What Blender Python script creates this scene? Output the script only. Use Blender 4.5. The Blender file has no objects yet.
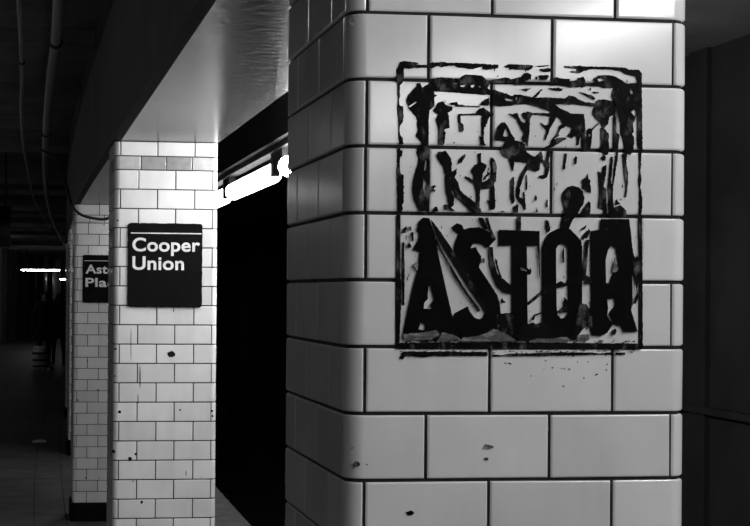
import bpy, bmesh, math, random
from mathutils import Vector, Matrix

# ------------------------------------------------------------------ camera, world, exposure
scene = bpy.context.scene
COL = scene.collection
FPX, CX, CY, W, H = 1530.0, 210.0, 292.0, 750, 526
YAW, ROLL, EYE = math.radians(7.1), math.radians(0.42), 1.67
cam_data = bpy.data.cameras.new('camera')
cam_data.sensor_fit = 'HORIZONTAL'
cam_data.sensor_width = 36.0
cam_data.lens = 36.0 * FPX / W
cam_data.shift_x = (W / 2 - CX) / W
cam_data.shift_y = (CY - H / 2) / W
cam_data.clip_end = 300
cam = bpy.data.objects.new('camera', cam_data)
COL.objects.link(cam)
CAMROT = Matrix.Rotation(-YAW, 3, 'Z') @ Matrix.Rotation(math.pi / 2, 3, 'X') @ Matrix.Rotation(ROLL, 3, 'Z')
cam.matrix_world = Matrix.Translation((0, 0, EYE)) @ CAMROT.to_4x4()
scene.camera = cam

world = bpy.data.worlds.new('underground')
scene.world = world
world.use_nodes = True
world.node_tree.nodes['Background'].inputs['Color'].default_value = (0.5, 0.5, 0.5, 1)
world.node_tree.nodes['Background'].inputs['Strength'].default_value = 0.004

vs = scene.view_settings
vs.view_transform = 'Standard'
vs.look = 'None'
vs.gamma = 1.0
vs.use_curve_mapping = False
vs.exposure = 0.0
TUBE_STRENGTH = 31.0

rnd = random.Random(7)

# ------------------------------------------------------------------ helpers
def ray(px, py):
    return CAMROT @ Vector(((px - CX) / FPX, -(py - CY) / FPX, -1.0))

def on_y(px, py, y):
    d = ray(px, py)
    t = y / d.y
    return Vector((d.x * t, y, EYE + d.z * t))

def on_z(px, py, z):
    d = ray(px, py)
    t = (z - EYE) / d.z
    return Vector((d.x * t, d.y * t, z))

def at_depth(px, py, depth):
    d = ray(px, py)
    return Vector((d.x * depth, d.y * depth, EYE + d.z * depth))

def bend(y):
    return 0.0015 * max(0.0, y - 8.0) ** 2

def material(name, col, rough=0.6, noise=0.0, scale=8.0, bump=0.0, bscale=40.0, rand=0.0, spec=0.5,
             emit=0.0, metal=0.0, coat=0.0, stain=0.0, stain_scale=1.5):
    m = bpy.data.materials.new(name)
    m.use_nodes = True
    nt = m.node_tree
    b = nt.nodes['Principled BSDF']
    b.inputs['Base Color'].default_value = (col, col, col, 1)
    b.inputs['Roughness'].default_value = rough
    b.inputs['Specular IOR Level'].default_value = spec
    b.inputs['Metallic'].default_value = metal
    b.inputs['Coat Weight'].default_value = coat
    b.inputs['Coat Roughness'].default_value = 0.08
    tc = nt.nodes.new('ShaderNodeTexCoord')
    geo = nt.nodes.new('ShaderNodeNewGeometry')
    if noise > 0 or rand > 0 or stain > 0:
        n = nt.nodes.new('ShaderNodeTexNoise')
        n.inputs['Scale'].default_value = scale
        n.inputs['Detail'].default_value = 6
        nt.links.new(geo.outputs['Position'], n.inputs['Vector'])
        mr = nt.nodes.new('ShaderNodeMapRange')
        mr.inputs['From Min'].default_value = 0.3
        mr.inputs['From Max'].default_value = 0.7
        mr.inputs['To Min'].default_value = col * (1 - noise)
        mr.inputs['To Max'].default_value = col * (1 + noise)
        nt.links.new(n.outputs['Fac'], mr.inputs['Value'])
        out = mr.outputs['Result']
        if rand > 0:
            oi = nt.nodes.new('ShaderNodeObjectInfo')
            m2 = nt.nodes.new('ShaderNodeMapRange')
            m2.inputs['To Min'].default_value = 1 - rand
            m2.inputs['To Max'].default_value = 1 + rand * 0.4
            nt.links.new(oi.outputs['Random'], m2.inputs['Value'])
            mu = nt.nodes.new('ShaderNodeMath'); mu.operation = 'MULTIPLY'
            nt.links.new(out, mu.inputs[0]); nt.links.new(m2.outputs['Result'], mu.inputs[1])
            out = mu.outputs[0]
        if stain > 0:
            mp = nt.nodes.new('ShaderNodeMapping')
            mp.inputs['Scale'].default_value = (stain_scale * 6, stain_scale * 6, stain_scale)
            nt.links.new(geo.outputs['Position'], mp.inputs['Vector'])
            n2 = nt.nodes.new('ShaderNodeTexNoise')
            n2.inputs['Scale'].default_value = 1.6
            n2.inputs['Detail'].default_value = 5
            nt.links.new(mp.outputs['Vector'], n2.inputs['Vector'])
            m3 = nt.nodes.new('ShaderNodeMapRange')
            m3.inputs['From Min'].default_value = 0.5
            m3.inputs['From Max'].default_value = 0.75
            m3.inputs['To Min'].default_value = 1.0
            m3.inputs['To Max'].default_value = 1.0 - stain
            nt.links.new(n2.outputs['Fac'], m3.inputs['Value'])
            mu = nt.nodes.new('ShaderNodeMath'); mu.operation = 'MULTIPLY'
            nt.links.new(out, mu.inputs[0]); nt.links.new(m3.outputs['Result'], mu.inputs[1])
            out = mu.outputs[0]
        nt.links.new(out, b.inputs['Base Color'])
    if bump > 0:
        n = nt.nodes.new('ShaderNodeTexNoise')
        n.inputs['Scale'].default_value = bscale
        n.inputs['Detail'].default_value = 4
        nt.links.new(geo.outputs['Position'], n.inputs['Vector'])
        bp = nt.nodes.new('ShaderNodeBump')
        bp.inputs['Strength'].default_value = bump
        bp.inputs['Distance'].default_value = 0.01
        nt.links.new(n.outputs['Fac'], bp.inputs['Height'])
        nt.links.new(bp.outputs['Normal'], b.inputs['Normal'])
    if emit > 0:
        b.inputs['Emission Color'].default_value = (1, 1, 1, 1)
        b.inputs['Emission Strength'].default_value = emit
    return m

M = dict(
    tile=material('glazed white tile', 0.70, 0.16, 0.05, 9, 0.035, 14, rand=0.10, stain=0.10),
    tile_grey=material('glazed grey border tile', 0.27, 0.2, 0.15, 20, 0.03, 14, rand=0.2),
    tile_pale=material('glazed pale border tile', 0.45, 0.2, 0.15, 20, 0.03, 14),
    plate=material('white enamel plate', 0.62, 0.22, 0.10, 22, 0.04, 20, stain=0.12, stain_scale=4),
    grout=material('black grout', 0.012, 0.9, 0.4, 60, 0.4, 120),
    paint=material('thick black paint', 0.005, 0.55, 0.5, 30, 0.15, 60, spec=0.03),
    smear=material('thin grey paint smear', 0.05, 0.5, 0.7, 90, 0.2, 90),
    base=material('black column base', 0.006, 0.7, 0.3, 12, spec=0.05),
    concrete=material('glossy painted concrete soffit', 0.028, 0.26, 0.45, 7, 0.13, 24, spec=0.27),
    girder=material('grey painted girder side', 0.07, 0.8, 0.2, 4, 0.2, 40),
    lip=material('dark girder edge', 0.05, 0.7, 0.2, 9),
    ceiling=material('dusty dark ceiling', 0.17, 0.9, 0.3, 3, 0.3, 30),
    trackceil=material('sooty track ceiling', 0.09, 0.9, 0.3, 2, 0.3, 30),
    slab=material('worn concrete floor slab', 0.08, 0.6, 0.35, 5, 0.15, 50, rand=0.15, spec=0.2),
    joint=material('dark floor joint', 0.03, 0.9, 0.3, 20),
    edge=material('platform edge strip', 0.20, 0.7, 0.3, 8, 0.2, 50),
    wall=material('sooty track wall', 0.018, 0.95, 0.3, 2, 0.2, 30, spec=0.05),
    wall_left=material('pale platform wall tile', 0.30, 0.4, 0.3, 1.2, 0.1, 20),
    ballast=material('sooty track bed', 0.012, 0.9, 0.4, 30, 0.5, 80),
    tie=material('dark timber tie', 0.010, 0.85, 0.4, 14),
    steel=material('rail steel', 0.06, 0.4, 0.2, 10, metal=0.8),
    pipe=material('painted conduit', 0.32, 0.5, 0.15, 8),
    cable=material('black cable', 0.01, 0.7, 0.2, 20),
    signblack=material('black sign enamel', 0.006, 0.55, 0.2, 15, spec=0.03),
    signwhite=material('white sign lettering', 0.75, 0.5, 0.05, 15),
    fixture=material('grey steel lamp channel', 0.04, 0.6, 0.15, 15),
    darkfix=material('dark steel lamp channel', 0.012, 0.7, 0.15, 15, spec=0.05),
    tube=material('glowing fluorescent tube', 0.9, 0.4, emit=TUBE_STRENGTH),
    tube_strong=material('boosted fluorescent tube', 0.9, 0.4, emit=TUBE_STRENGTH * 2.2),  # emission raised to brighten the Cooper Union column
    tube_weak=material('old dimmed fluorescent tube', 0.9, 0.4, emit=TUBE_STRENGTH * 0.45),  # emission lowered to keep the Ast sign column darker
    fascia=material('black fascia board', 0.006, 0.9, 0.3, 6, 0.2, 30, spec=0.05),
    tube_off=material('unlit fluorescent tube', 0.5, 0.3),
    coat=material('dark cloth', 0.012, 0.9, 0.3, 15),
    trousers=material('dark trousers', 0.010, 0.9, 0.3, 15),
    skin=material('skin', 0.22, 0.6, 0.05, 15),
    hair=material('dark hair', 0.01, 0.7, 0.2, 40),
    bag=material('pale bag cloth', 0.75, 0.8, 0.4, 14),
    bagdark=material('dark bag trim', 0.05, 0.8, 0.2, 14),
    paper=material('white paper scrap', 0.8, 0.6),
)

def scuff(mat, hi, scale, lo_t, hi_t, stretch=(1, 1, 1)):
    # scraped-off flecks: lighter where a fine noise peaks
    nt = mat.node_tree
    b = nt.nodes['Principled BSDF']
    src = b.inputs['Base Color'].links[0].from_socket
    geo = nt.nodes.new('ShaderNodeNewGeometry')
    mp = nt.nodes.new('ShaderNodeMapping'); mp.inputs['Scale'].default_value = stretch
    nt.links.new(geo.outputs['Position'], mp.inputs['Vector'])
    n = nt.nodes.new('ShaderNodeTexNoise'); n.inputs['Scale'].default_value = scale; n.inputs['Detail'].default_value = 8
    n.inputs['Roughness'].default_value = 0.65
    nt.links.new(mp.outputs['Vector'], n.inputs['Vector'])
    mr = nt.nodes.new('ShaderNodeMapRange')
    mr.inputs['From Min'].default_value = lo_t; mr.inputs['From Max'].default_value = hi_t
    mr.inputs['To Min'].default_value = 0; mr.inputs['To Max'].default_value = hi
    nt.links.new(n.outputs['Fac'], mr.inputs['Value'])
    ad = nt.nodes.new('ShaderNodeMath'); ad.operation = 'ADD'
    nt.links.new(src, ad.inputs[0]); nt.links.new(mr.outputs['Result'], ad.inputs[1])
    nt.links.new(ad.outputs[0], b.inputs['Base Color'])
scuff(M['paint'], 0.14, 60, 0.54, 0.72, (1, 1, 0.6))
scuff(M['smear'], 0.35, 70, 0.50, 0.72, (0.5, 1, 1.3))
M['letter'] = material('flat black letter paint', 0.003, 0.6, 0.4, 30, 0.1, 60, spec=0.03)

def add_mesh(name, verts, faces, mat, parent=None, smooth=False):
    me = bpy.data.meshes.new(name)
    me.from_pydata([tuple(v) for v in verts], [], faces)
    me.update()
    if smooth:
        me.polygons.foreach_set('use_smooth', [True] * len(me.polygons))
    if mat:
        me.materials.append(mat)
    o = bpy.data.objects.new(name, me)
    COL.objects.link(o)
    if parent:
        o.parent = parent
    return o

def tag(o, label=None, cat=None, group=None, kind=None):
    if label: o['label'] = label
    if cat: o['category'] = cat
    if group: o['group'] = group
    if kind: o['kind'] = kind
    return o

def thing(name, loc, label, cat, group=None):
    o = bpy.data.objects.new(name, None)
    o.empty_display_size = 0.1
    COL.objects.link(o)
    o.location = loc
    return tag(o, label, cat, group)

BOXF = [(0, 3, 2, 1), (4, 5, 6, 7), (0, 1, 5, 4), (1, 2, 6, 5), (2, 3, 7, 6), (3, 0, 4, 7)]
def box(name, x0, x1, y0, y1, z0, z1, mat, parent=None, bevel=0.0, curve=False):
    if bevel > 0:
        bm = bmesh.new()
        vs_ = [bm.verts.new(p) for p in [(x0, y0, z0), (x1, y0, z0), (x1, y1, z0), (x0, y1, z0),
                                         (x0, y0, z1), (x1, y0, z1), (x1, y1, z1), (x0, y1, z1)]]
        for f in BOXF: bm.faces.new([vs_[i] for i in f])
        bmesh.ops.bevel(bm, geom=list(bm.edges), offset=bevel, segments=2, affect='EDGES', profile=0.6)
        me = bpy.data.meshes.new(name); bm.to_mesh(me); bm.free()
        me.materials.append(mat)
        o = bpy.data.objects.new(name, me); COL.objects.link(o)
        if parent: o.parent = parent
        return o
    pts = [(x0, y0, z0), (x1, y0, z0), (x1, y1, z0), (x0, y1, z0), (x0, y0, z1), (x1, y0, z1), (x1, y1, z1), (x0, y1, z1)]
    if curve:
        pts = [(x + bend(y), y, z) for x, y, z in pts]
    return add_mesh(name, pts, BOXF, mat, parent)

def sweep(name, profile, ys, mat, parent=None, closed=True):
    """extrude an (x, z) profile along the curving platform"""
    n = len(profile)
    verts, faces = [], []
    for y in ys:
        b = bend(y)
        verts += [(x + b, y, z) for x, z in profile]
    m = n if closed else n - 1
    for i in range(len(ys) - 1):
        for j in range(m):
            a, c = i * n + j, i * n + (j + 1) % n
            faces.append((a, c, c + n, a + n))
    if closed:
        faces.append(tuple(reversed(range(n))))
        faces.append(tuple((len(ys) - 1) * n + j for j in range(n)))
    return add_mesh(name, verts, faces, mat, parent)

def tubepath(name, pts, rad, mat, parent=None, seg=10, sub=6):
    """smooth tube through points (Catmull-Rom)"""
    P = [Vector(p) for p in pts]
    path = []
    if sub > 1 and len(P) > 2:
        Q = [2 * P[0] - P[1]] + P + [2 * P[-1] - P[-2]]
        for i in range(1, len(Q) - 2):
            for k in range(sub):
                t = k / sub
                a, b, c, d = Q[i - 1], Q[i], Q[i + 1], Q[i + 2]
                path.append(0.5 * ((2 * b) + (c - a) * t + (2 * a - 5 * b + 4 * c - d) * t * t + (3 * b - a - 3 * c + d) * t ** 3))
        path.append(P[-1])
    else:
        path = P
    verts, faces = [], []
    for i, p in enumerate(path):
        t = (path[min(i + 1, len(path) - 1)] - path[max(i - 1, 0)]).normalized()
        up = Vector((0, 0, 1)) if abs(t.z) < 0.9 else Vector((1, 0, 0))
        u = t.cross(up).normalized(); v = u.cross(t)
        for j in range(seg):
            a = 2 * math.pi * j / seg
            verts.append(p + (u * math.cos(a) + v * math.sin(a)) * rad)
    for i in range(len(path) - 1):
        for j in range(seg):
            a, b = i * seg + j, i * seg + (j + 1) % seg
            faces.append((a, b, b + seg, a + seg))
    faces.append(tuple(reversed(range(seg))))
    faces.append(tuple((len(path) - 1) * seg + j for j in range(seg)))
    return add_mesh(name, verts, faces, mat, parent, smooth=True)

def frange(a, b, step):
    out = []; y = a
    while y < b - 1e-6:
        out.append(y); y += step
    out.append(b)
    return out

# ------------------------------------------------------------------ large structure
CEIL, SOFFIT = 3.06, 2.306
COL_L, CW, RAD = 0.392, 0.436, 0.024
COL_R = COL_L + CW
EDGE_X = 1.65
YS = frange(-5.0, 8.0, 13.0) + frange(9.0, 80.0, 1.5)

fl = sweep('floor', [(-3.1, -0.12), (EDGE_X, -0.12), (EDGE_X, -0.006), (-3.1, -0.006)], YS, M['joint'])
tag(fl, kind='structure')
XB = [-3.1, -2.3, -1.5, -0.7, 0.10, 0.335, 0.86, 1.30, EDGE_X]
y = -1.6
while y < 34:
    for i in range(len(XB) - 1):
        g = 0.004
        s = box('slab', XB[i] + g, XB[i + 1] - g, y + g, y + 1.53 - g, -0.012, 0.0, M['edge'] if i == 7 else M['slab'], fl, curve=True)
    y += 1.53
tag(sweep('slab_field', [(-3.1, -0.006), (EDGE_X, -0.006), (EDGE_X, 0.0), (-3.1, 0.0)], frange(y, 80, 1.5), M['slab'], fl), kind='stuff')
sl = box('slab', -3.1, EDGE_X, -5, -1.6, -0.012, 0, M['slab'], fl)

tag(sweep('wall_edge', [(EDGE_X - 0.25, -1.1), (EDGE_X - 0.10, -1.1), (EDGE_X - 0.10, -0.12), (EDGE_X - 0.25, -0.12)], YS, M['wall']), kind='structure')

ce = sweep('ceiling', [(-3.2, CEIL), (COL_L + 0.02, CEIL), (COL_L + 0.02, CEIL + 0.15), (-3.2, CEIL + 0.15)], YS, M['ceiling'])
tag(ce, kind='structure')
yb = 3.9
while yb < 78:
    box('beam', -3.1, COL_L - 0.002, yb - 0.07, yb + 0.07, CEIL - 0.07, CEIL + 0.01, M['ceiling'], ce, curve=True)
    yb += 2.17

g = sweep('trim_1', [(COL_L + 0.022, SOFFIT), (COL_R, SOFFIT), (COL_R, CEIL + 0.3), (COL_L, CEIL + 0.3), (COL_L, SOFFIT + 0.0225)], YS, M['girder'])
tag(g, 'long grey girder boxed in above the row of tiled columns', kind='structure')
# soffit and dark edge as skins of the girder
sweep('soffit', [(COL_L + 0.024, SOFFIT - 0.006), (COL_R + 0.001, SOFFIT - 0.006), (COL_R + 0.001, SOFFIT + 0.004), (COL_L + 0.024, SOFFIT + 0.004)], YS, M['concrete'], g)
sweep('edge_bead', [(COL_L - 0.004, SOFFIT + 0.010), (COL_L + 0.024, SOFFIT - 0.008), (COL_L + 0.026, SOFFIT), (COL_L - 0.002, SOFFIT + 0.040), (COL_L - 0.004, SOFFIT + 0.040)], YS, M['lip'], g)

tag(sweep('ceiling_track', [(COL_R, 3.12), (4.05, 3.12), (4.05, 3.3), (COL_R, 3.3)], YS, M['trackceil']), kind='structure')
wr = sweep('wall_right', [(4.0, -1.2), (4.2, -1.2), (4.2, 3.12), (4.0, 3.12)], YS, M['wall'])
tag(wr, kind='structure')
for i in range(22):
    yy = 1.0 + i * 1.5
    box('pilaster', 3.97, 4.01, yy, yy + 0.25, -1.2, 3.12, M['wall'], wr, curve=True)
sweep('ledge', [(3.95, 0.98), (4.0, 0.98), (4.0, 1.02), (3.95, 1.02)], YS, M['wall'], wr)
wl = sweep('wall_left', [(-3.3, -0.1), (-3.1, -0.1), (-3.1, CEIL), (-3.3, CEIL)], YS, M['wall_left'])
tag(wl, kind='structure')
for i in range(20):
    yy = 30.0 + i * 2.4
    box('pilaster', -3.11, -2.95, yy, yy + 0.5, 0, CEIL - 0.05, M['lip'], wl, curve=True)
tag(box('wall_end', -4, 14, 80, 80.2, -1.2, 3.3, M['wall_left']), kind='structure')
bk = box('wall_back', -3.3, 4.2, -5.2, -5.0, -1.2, 3.3, M['wall'])
tag(bk, kind='structure')
tb = sweep('floor_track', [(EDGE_X - 0.2, -1.3), (4.1, -1.3), (4.1, -1.15), (EDGE_X - 0.2, -1.15)], YS, M['ballast'])
tag(tb, kind='structure')

# ------------------------------------------------------------------ track
trk = thing('railway_track', (2.85, 0, -1.15), 'dark railway track on timber ties in the pit beside the platform', 'track')
for sx in (-0.72, 0.72):
    r = sweep('rail', [(sx - .07, .12), (sx + .07, .12), (sx + .07, .135), (sx + .012, .15), (sx + .012, .23), (sx + .035, .24), (sx + .035, .27),
                       (sx - .035, .27), (sx - .035, .24), (sx - .012, .23), (sx - .012, .15), (sx - .07, .135)], YS, M['steel'], trk)
tie_me = None
for i in range(70):
    yy = -2 + i * 0.62
    if tie_me is None:
        t = box('tie', -1.15, 1.15, -0.11, 0.11, 0, 0.12, M['tie'], trk, bevel=0.008)
        tie_me = t.data
    else:
        t = bpy.data.objects.new('tie', tie_me); COL.objects.link(t); t.parent = trk
    t.location = (bend(yy), yy, 0)

# ------------------------------------------------------------------ tiled columns
FLAT = CW - 2 * RAD
ARC = RAD * math.pi / 2
SIDE = FLAT + ARC
PITCH, ROW, GAP = 0.155, 0.0812, 0.0046

def perim(s):
    k = math.floor(s / SIDE)
    t = s - k * SIDE
    if t <= FLAT:
        p, n = Vector((-FLAT / 2 + t, -CW / 2)), Vector((0, -1))
    else:
        a = (t - FLAT) / RAD
        n = Vector((math.sin(a), -math.cos(a)))
        p = Vector((FLAT / 2, -FLAT / 2)) + n * RAD
    r = Matrix.Rotation(k * math.pi / 2, 2)
    return r @ p, r @ n

def tile_geometry(s0, s1, h, gap=GAP, bev=0.0022):
    """verts (column space, z from row base), normals, faces"""
    a, b = s0 + gap / 2, s1 - gap / 2
    ss = [a, a + bev]
    k0 = math.floor((s0 - 1) / SIDE)
    brk = []
    for k in range(k0, k0 + 12):
        for q in range(0, 6):
            brk.append(k * SIDE + FLAT + ARC * q / 5)
    ss += sorted(x for x in brk if a + bev + 1e-4 < x < b - bev - 1e-4)
    ss += [b - bev, b]
    zz = [gap / 2, gap / 2 + bev, h - gap / 2 - bev, h - gap / 2]
    V, N, F = [], [], []
    ns = len(ss)
    for i, s in enumerate(ss):
        p, n = perim(s)
        tang = Vector((-n.y, n.x))
        for j, z in enumerate(zz):
            edge = i in (0, ns - 1) or j in (0, 3)
            q = p - n * (bev * 0.8 if edge else 0)
            V.append(Vector((q.x, q.y, z)))
            nn = Vector((n.x, n.y, 0))
            if i == 0: nn -= Vector((tang.x, tang.y, 0)) * 0.8
            if i == ns - 1: nn += Vector((tang.x, tang.y, 0)) * 0.8
            if j == 0: nn.z -= 0.8
            if j == 3: nn.z += 0.8
            N.append(nn.normalized())
    for i in range(ns - 1):
        for j in range(3):
            A = i * 4 + j
            F.append((A, A + 4, A + 5, A + 1))
    # skirt
    ring = [i * 4 for i in range(ns)] + [(ns - 1) * 4 + j for j in (1, 2, 3)] + [i * 4 + 3 for i in range(ns - 2, -1, -1)] + [2, 1]
    base = len(V)
    for idx in ring:
        i = idx // 4
        p, n = perim(ss[i])
        q = p - n * 0.008
        V.append(Vector((q.x, q.y, V[idx].z)))
        N.append(N[idx])
    m = len(ring)
    for q in range(m):
        F.append((ring[q], base + q, base + (q + 1) % m, ring[(q + 1) % m]))
    mid, nmid = perim((s0 + s1) / 2)
    return V, N, F, Vector((mid.x, mid.y, h / 2))

def mesh_from(name, V, N, F, mat):
    me = bpy.data.meshes.new(name)
    me.from_pydata([tuple(v) for v in V], [], F)
    me.polygons.foreach_set('use_smooth', [True] * len(me.polygons))
    me.normals_split_custom_set_from_vertices([tuple(n) for n in N])
    me.materials.append(mat)
    return me

JOINTS = {'A': (0.0770, 0.2330, 0.3895), 'B': (0.0005, 0.1565, 0.3135), 'S': (0.0865, 0.193, 0.302, 0.3995)}
def intervals(kind):
    js = []
    for k in range(4):
        js += [k * SIDE + j for j in JOINTS[kind]]
    js.append(4 * SIDE + JOINTS[kind][0])
    return [(js[i], js[i + 1]) for i in range(len(js) - 1)]

def column(label, x, y, z0, kind_below, nup, part_test, special=None):
    """z0 is a bed joint; the row under it has pattern kind_below; nup rows above it before the border row"""
    root = thing('tiled_column', (x + CW / 2, y + CW / 2, 0), label, 'column', 'tiled columns along the platform')
    # grout core
    ring = [perim(k * SIDE + t)for k in range(4) for t in [0, FLAT] + [FLAT + ARC * q / 5 for q in range(1, 5)]]
    V = [Vector(((p - n * 0.0045).x, (p - n * 0.0045).y, z)) for z in (0.0, SOFFIT) for p, n in ring]
    m = len(ring)
    F = [(i, (i + 1) % m, m + (i + 1) % m, m + i) for i in range(m)] + [tuple(range(m, 2 * m))]
    add_mesh('core', V, F, M['grout'], root)
    rows = []
    other = {'A': 'B', 'B': 'A'}
    i, kd, z = -1, kind_below, z0 - ROW
    while z > 0.12:
        rows.append((i, z, ROW, kd)); z -= ROW; kd = other[kd]; i -= 1
    zbase = z + ROW
    kd, z = other[kind_below], z0
    for i in range(nup):
        rows.append((i, z, ROW, kd)); z += ROW; kd = other[kd]
    rows.append((90, z, 0.058, 'S')); z += 0.058
    rows.append((91, z, SOFFIT - 0.007 - z, 'B'))
    # base
    Vb = []
    for off, zz in ((0.012, 0.0), (0.012, zbase - 0.02), (0.002, zbase - 0.002)):
        Vb += [Vector(((p + n * off).x, (p + n * off).y, zz)) for p, n in ring]
    Fb = [(r * m + i, r * m + (i + 1) % m, (r + 1) * m + (i + 1) % m, (r + 1) * m + i) for r in range(2) for i in range(m)]
    Fb.append(tuple(range(2 * m, 3 * m)))
    add_mesh('base', Vb, Fb, M['base'], root)
    cache = {}
    RV, RN, RF = [], [], []
    for (i, z, h, kd) in rows:
        iv = intervals(kd)
        if special and i in special:
            iv = special[i](iv)
        for (a, b) in iv:
            if b - a < 0.008: continue
            mat = M['tile']
            if kd == 'S':
                q = (a % SIDE)
                mat = M['tile_grey'] if 0.05 < q < 0.25 else M['tile_pale']
            key = (round(a, 4), round(b, 4), round(h, 4))
            if key not in cache:
                cache[key] = tile_geometry(a, b, h)
            V, N, F_, c = cache[key]
            if part_test(i, z, a % (4 * SIDE), b - a):
                mk = key + (mat.name,)
                if mk not in cache:
                    cache[mk] = mesh_from('tile', [v - c for v in V], N, F_, mat)
                o = bpy.data.objects.new('tile', cache[mk]); COL.objects.link(o)
                o.parent = root
                o.location = (c.x, c.y, c.z + z)
                j = 0.0035
                o.rotation_euler = (rnd.uniform(-j, j), rnd.uniform(-j, j), rnd.uniform(-j, j))
            else:
                b0 = len(RV)
                RV += [v + Vector((0, 0, z)) for v in V]; RN += N
                RF += [tuple(q + b0 for q in f) for f in F_]
    if RV:
        me = mesh_from('tile_field', RV, RN, RF, M['tile'])
        o = bpy.data.objects.new('tile_field', me); COL.objects.link(o); o.parent = root
        o['kind'] = 'stuff'
    return root

YM, YC, YA = 1.816, 6.40, 11.12
def s_of(px, py=280):
    return on_y(px, py, YM).x - (COL_L + RAD)
zrow_m = on_y(500, 214.6, YM).z
zrow_c = on_y(160, 324.9, YC).z
zrow_a = on_y(90, 368.5, YA).z
SL, SR = s_of(398), s_of(640.5)
S365 = s_of(365)

def sp_plate_row(iv):       # rows interrupted by the plate of the name panel
    out = []
    for a, b in iv:
        for sh in (0, 4 * SIDE):
            pass
        spans = [(a, b)]
        for off in (0, 4 * SIDE):
            new = []
            for (p, q) in spans:
                lo, hi = SL + off, SR + off
                if q <= lo or p >= hi: new.append((p, q)); continue
                if p < lo - 1e-4: new.append((p, lo))
                if q > hi + 1e-4: new.append((hi, q))
            spans = new
        out += spans
    return out
def sp_crack(iv):
    out = []
    for a, b in iv:
        c = S365 + 4 * SIDE
        if a < c < b: out += [(a, c), (c, b)]
        else: out.append((a, b))
    return out

col_main = column('white-tiled column carrying the painted ASTOR name panel', COL_L, YM, zrow_m, 'B', 5,
                  lambda i, z, a, L: -6 <= i <= 5, {-1: sp_plate_row, -2: sp_plate_row, 0: sp_crack})
col_coop = column('white-tiled column carrying the Cooper Union sign', COL_L, YC, zrow_c, 'A', 8,
                  lambda i, z, a, L: z > 0.62)
col_ast = column('white-tiled column carrying the sign that starts with Ast, half hidden behind the Cooper Union column', COL_L, YA, zrow_a, 'B', 13,
                 lambda i, z, a, L: (a < SIDE or a > 2.8 * SIDE) and i < 90)
column('tiled column without a sign, seen as a thin strip behind the Ast sign column', COL_L + 0.11, 15.6, zrow_a + 0.02, 'A', 13, lambda *a: False)
for yy in (20.2, 24.8, 29.4, 34.0, 38.6, 43.2):
    column('far tiled column in shade beyond the thin strip column', COL_L + bend(yy), yy, zrow_a, 'B', 13, lambda *a: False)

# ------------------------------------------------------------------ filled outlines (paint, letters)
def outline(name, polys, holes, yplane, thick, mat, parent, inv, scale=None):
    """polys: lists of pixel points on the plane y=yplane; thickness towards the viewer"""
    cu = bpy.data.curves.new(name, 'CURVE')
    cu.dimensions = '2D'; cu.fill_mode = 'BOTH'; cu.extrude = thick / 2
    for pl in polys + holes:
        pts = [on_y(px, py, yplane) for px, py in pl]
        sp = cu.splines.new('POLY')
        sp.points.add(len(pts) - 1)
        for q, p in zip(sp.points, pts):
            q.co = (p.x, p.z, 0, 1)
        sp.use_cyclic_u = True
    tmp = bpy.data.objects.new(name, cu)
    COL.objects.link(tmp)
    dg = bpy.context.evaluated_depsgraph_get()
    me = bpy.data.meshes.new_from_object(tmp.evaluated_get(dg))
    bpy.data.objects.remove(tmp)
    me.transform(Matrix(((1, 0, 0, 0), (0, 0, -1, yplane), (0, 1, 0, 0), (0, 0, 0, 1))))
    me.transform(Matrix.Translation((-inv.x, -inv.y, -inv.z)))
    me.materials.clear(); me.materials.append(mat)
    o = bpy.data.objects.new(name, me); COL.objects.link(o)
    o.parent = parent
    return o

def Z(ox, oy, *pts):        # measured on enlarged crops, 614/70 zoom
    k = 70 / 614
    return [(ox + x * k, oy + y * k) for x, y in pts]

def ragged(poly, amp=0.35, step=1.4):
    """brush-like edges"""
    out = []
    n = len(poly)
    for i in range(n):
        (x0, y0), (x1, y1) = poly[i], poly[(i + 1) % n]
        L = math.hypot(x1 - x0, y1 - y0)
        m = max(1, int(L / step))
        for k in range(m):
            t = k / m
            j = amp if k else amp * 0.4
            if rnd.random() < 0.06 and k: j *= 3.0
            out.append((x0 + (x1 - x0) * t + rnd.uniform(-j, j), y0 + (y1 - y0) * t + rnd.uniform(-j, j)))
    return out

pc = on_y(519, 345, YM)
panel = thing('name_panel', (pc.x, YM - 0.001, pc.z), 'ragged black painted ASTOR name panel across the white tiles of a column', 'sign')
INV = Vector(panel.location)
# enamel plate behind the letters
pz0, pz1 = zrow_m - 2 * ROW + GAP / 2, zrow_m - GAP / 2
px0, px1 = COL_L + RAD + SL + GAP / 2, COL_L + RAD + SR - GAP / 2
bp = box('backing_plate', px0 - INV.x, px1 - INV.x, YM - INV.y + 0.0005, YM - INV.y + 0.007, pz0 - INV.z, pz1 - INV.z, M['plate'], panel, bevel=0.0012)

YP = YM - 0.0008
NPAINT = [0]
def paint(poly, holes=(), name='paint_stroke', mat='paint', amp=0.3, thick=0.0012, dy=0.0):
    NPAINT[0] += 1
    dy += NPAINT[0] * 0.000012
    return outline(name, [ragged(poly, amp)], [list(h) for h in holes], YP - dy, thick, M[mat], panel, INV)

a_, b_, c_, d_ = 395, 455, 515, 575
r1, r2, r3, r4, r5, r6 = 55, 105, 155, 205, 255, 305
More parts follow.
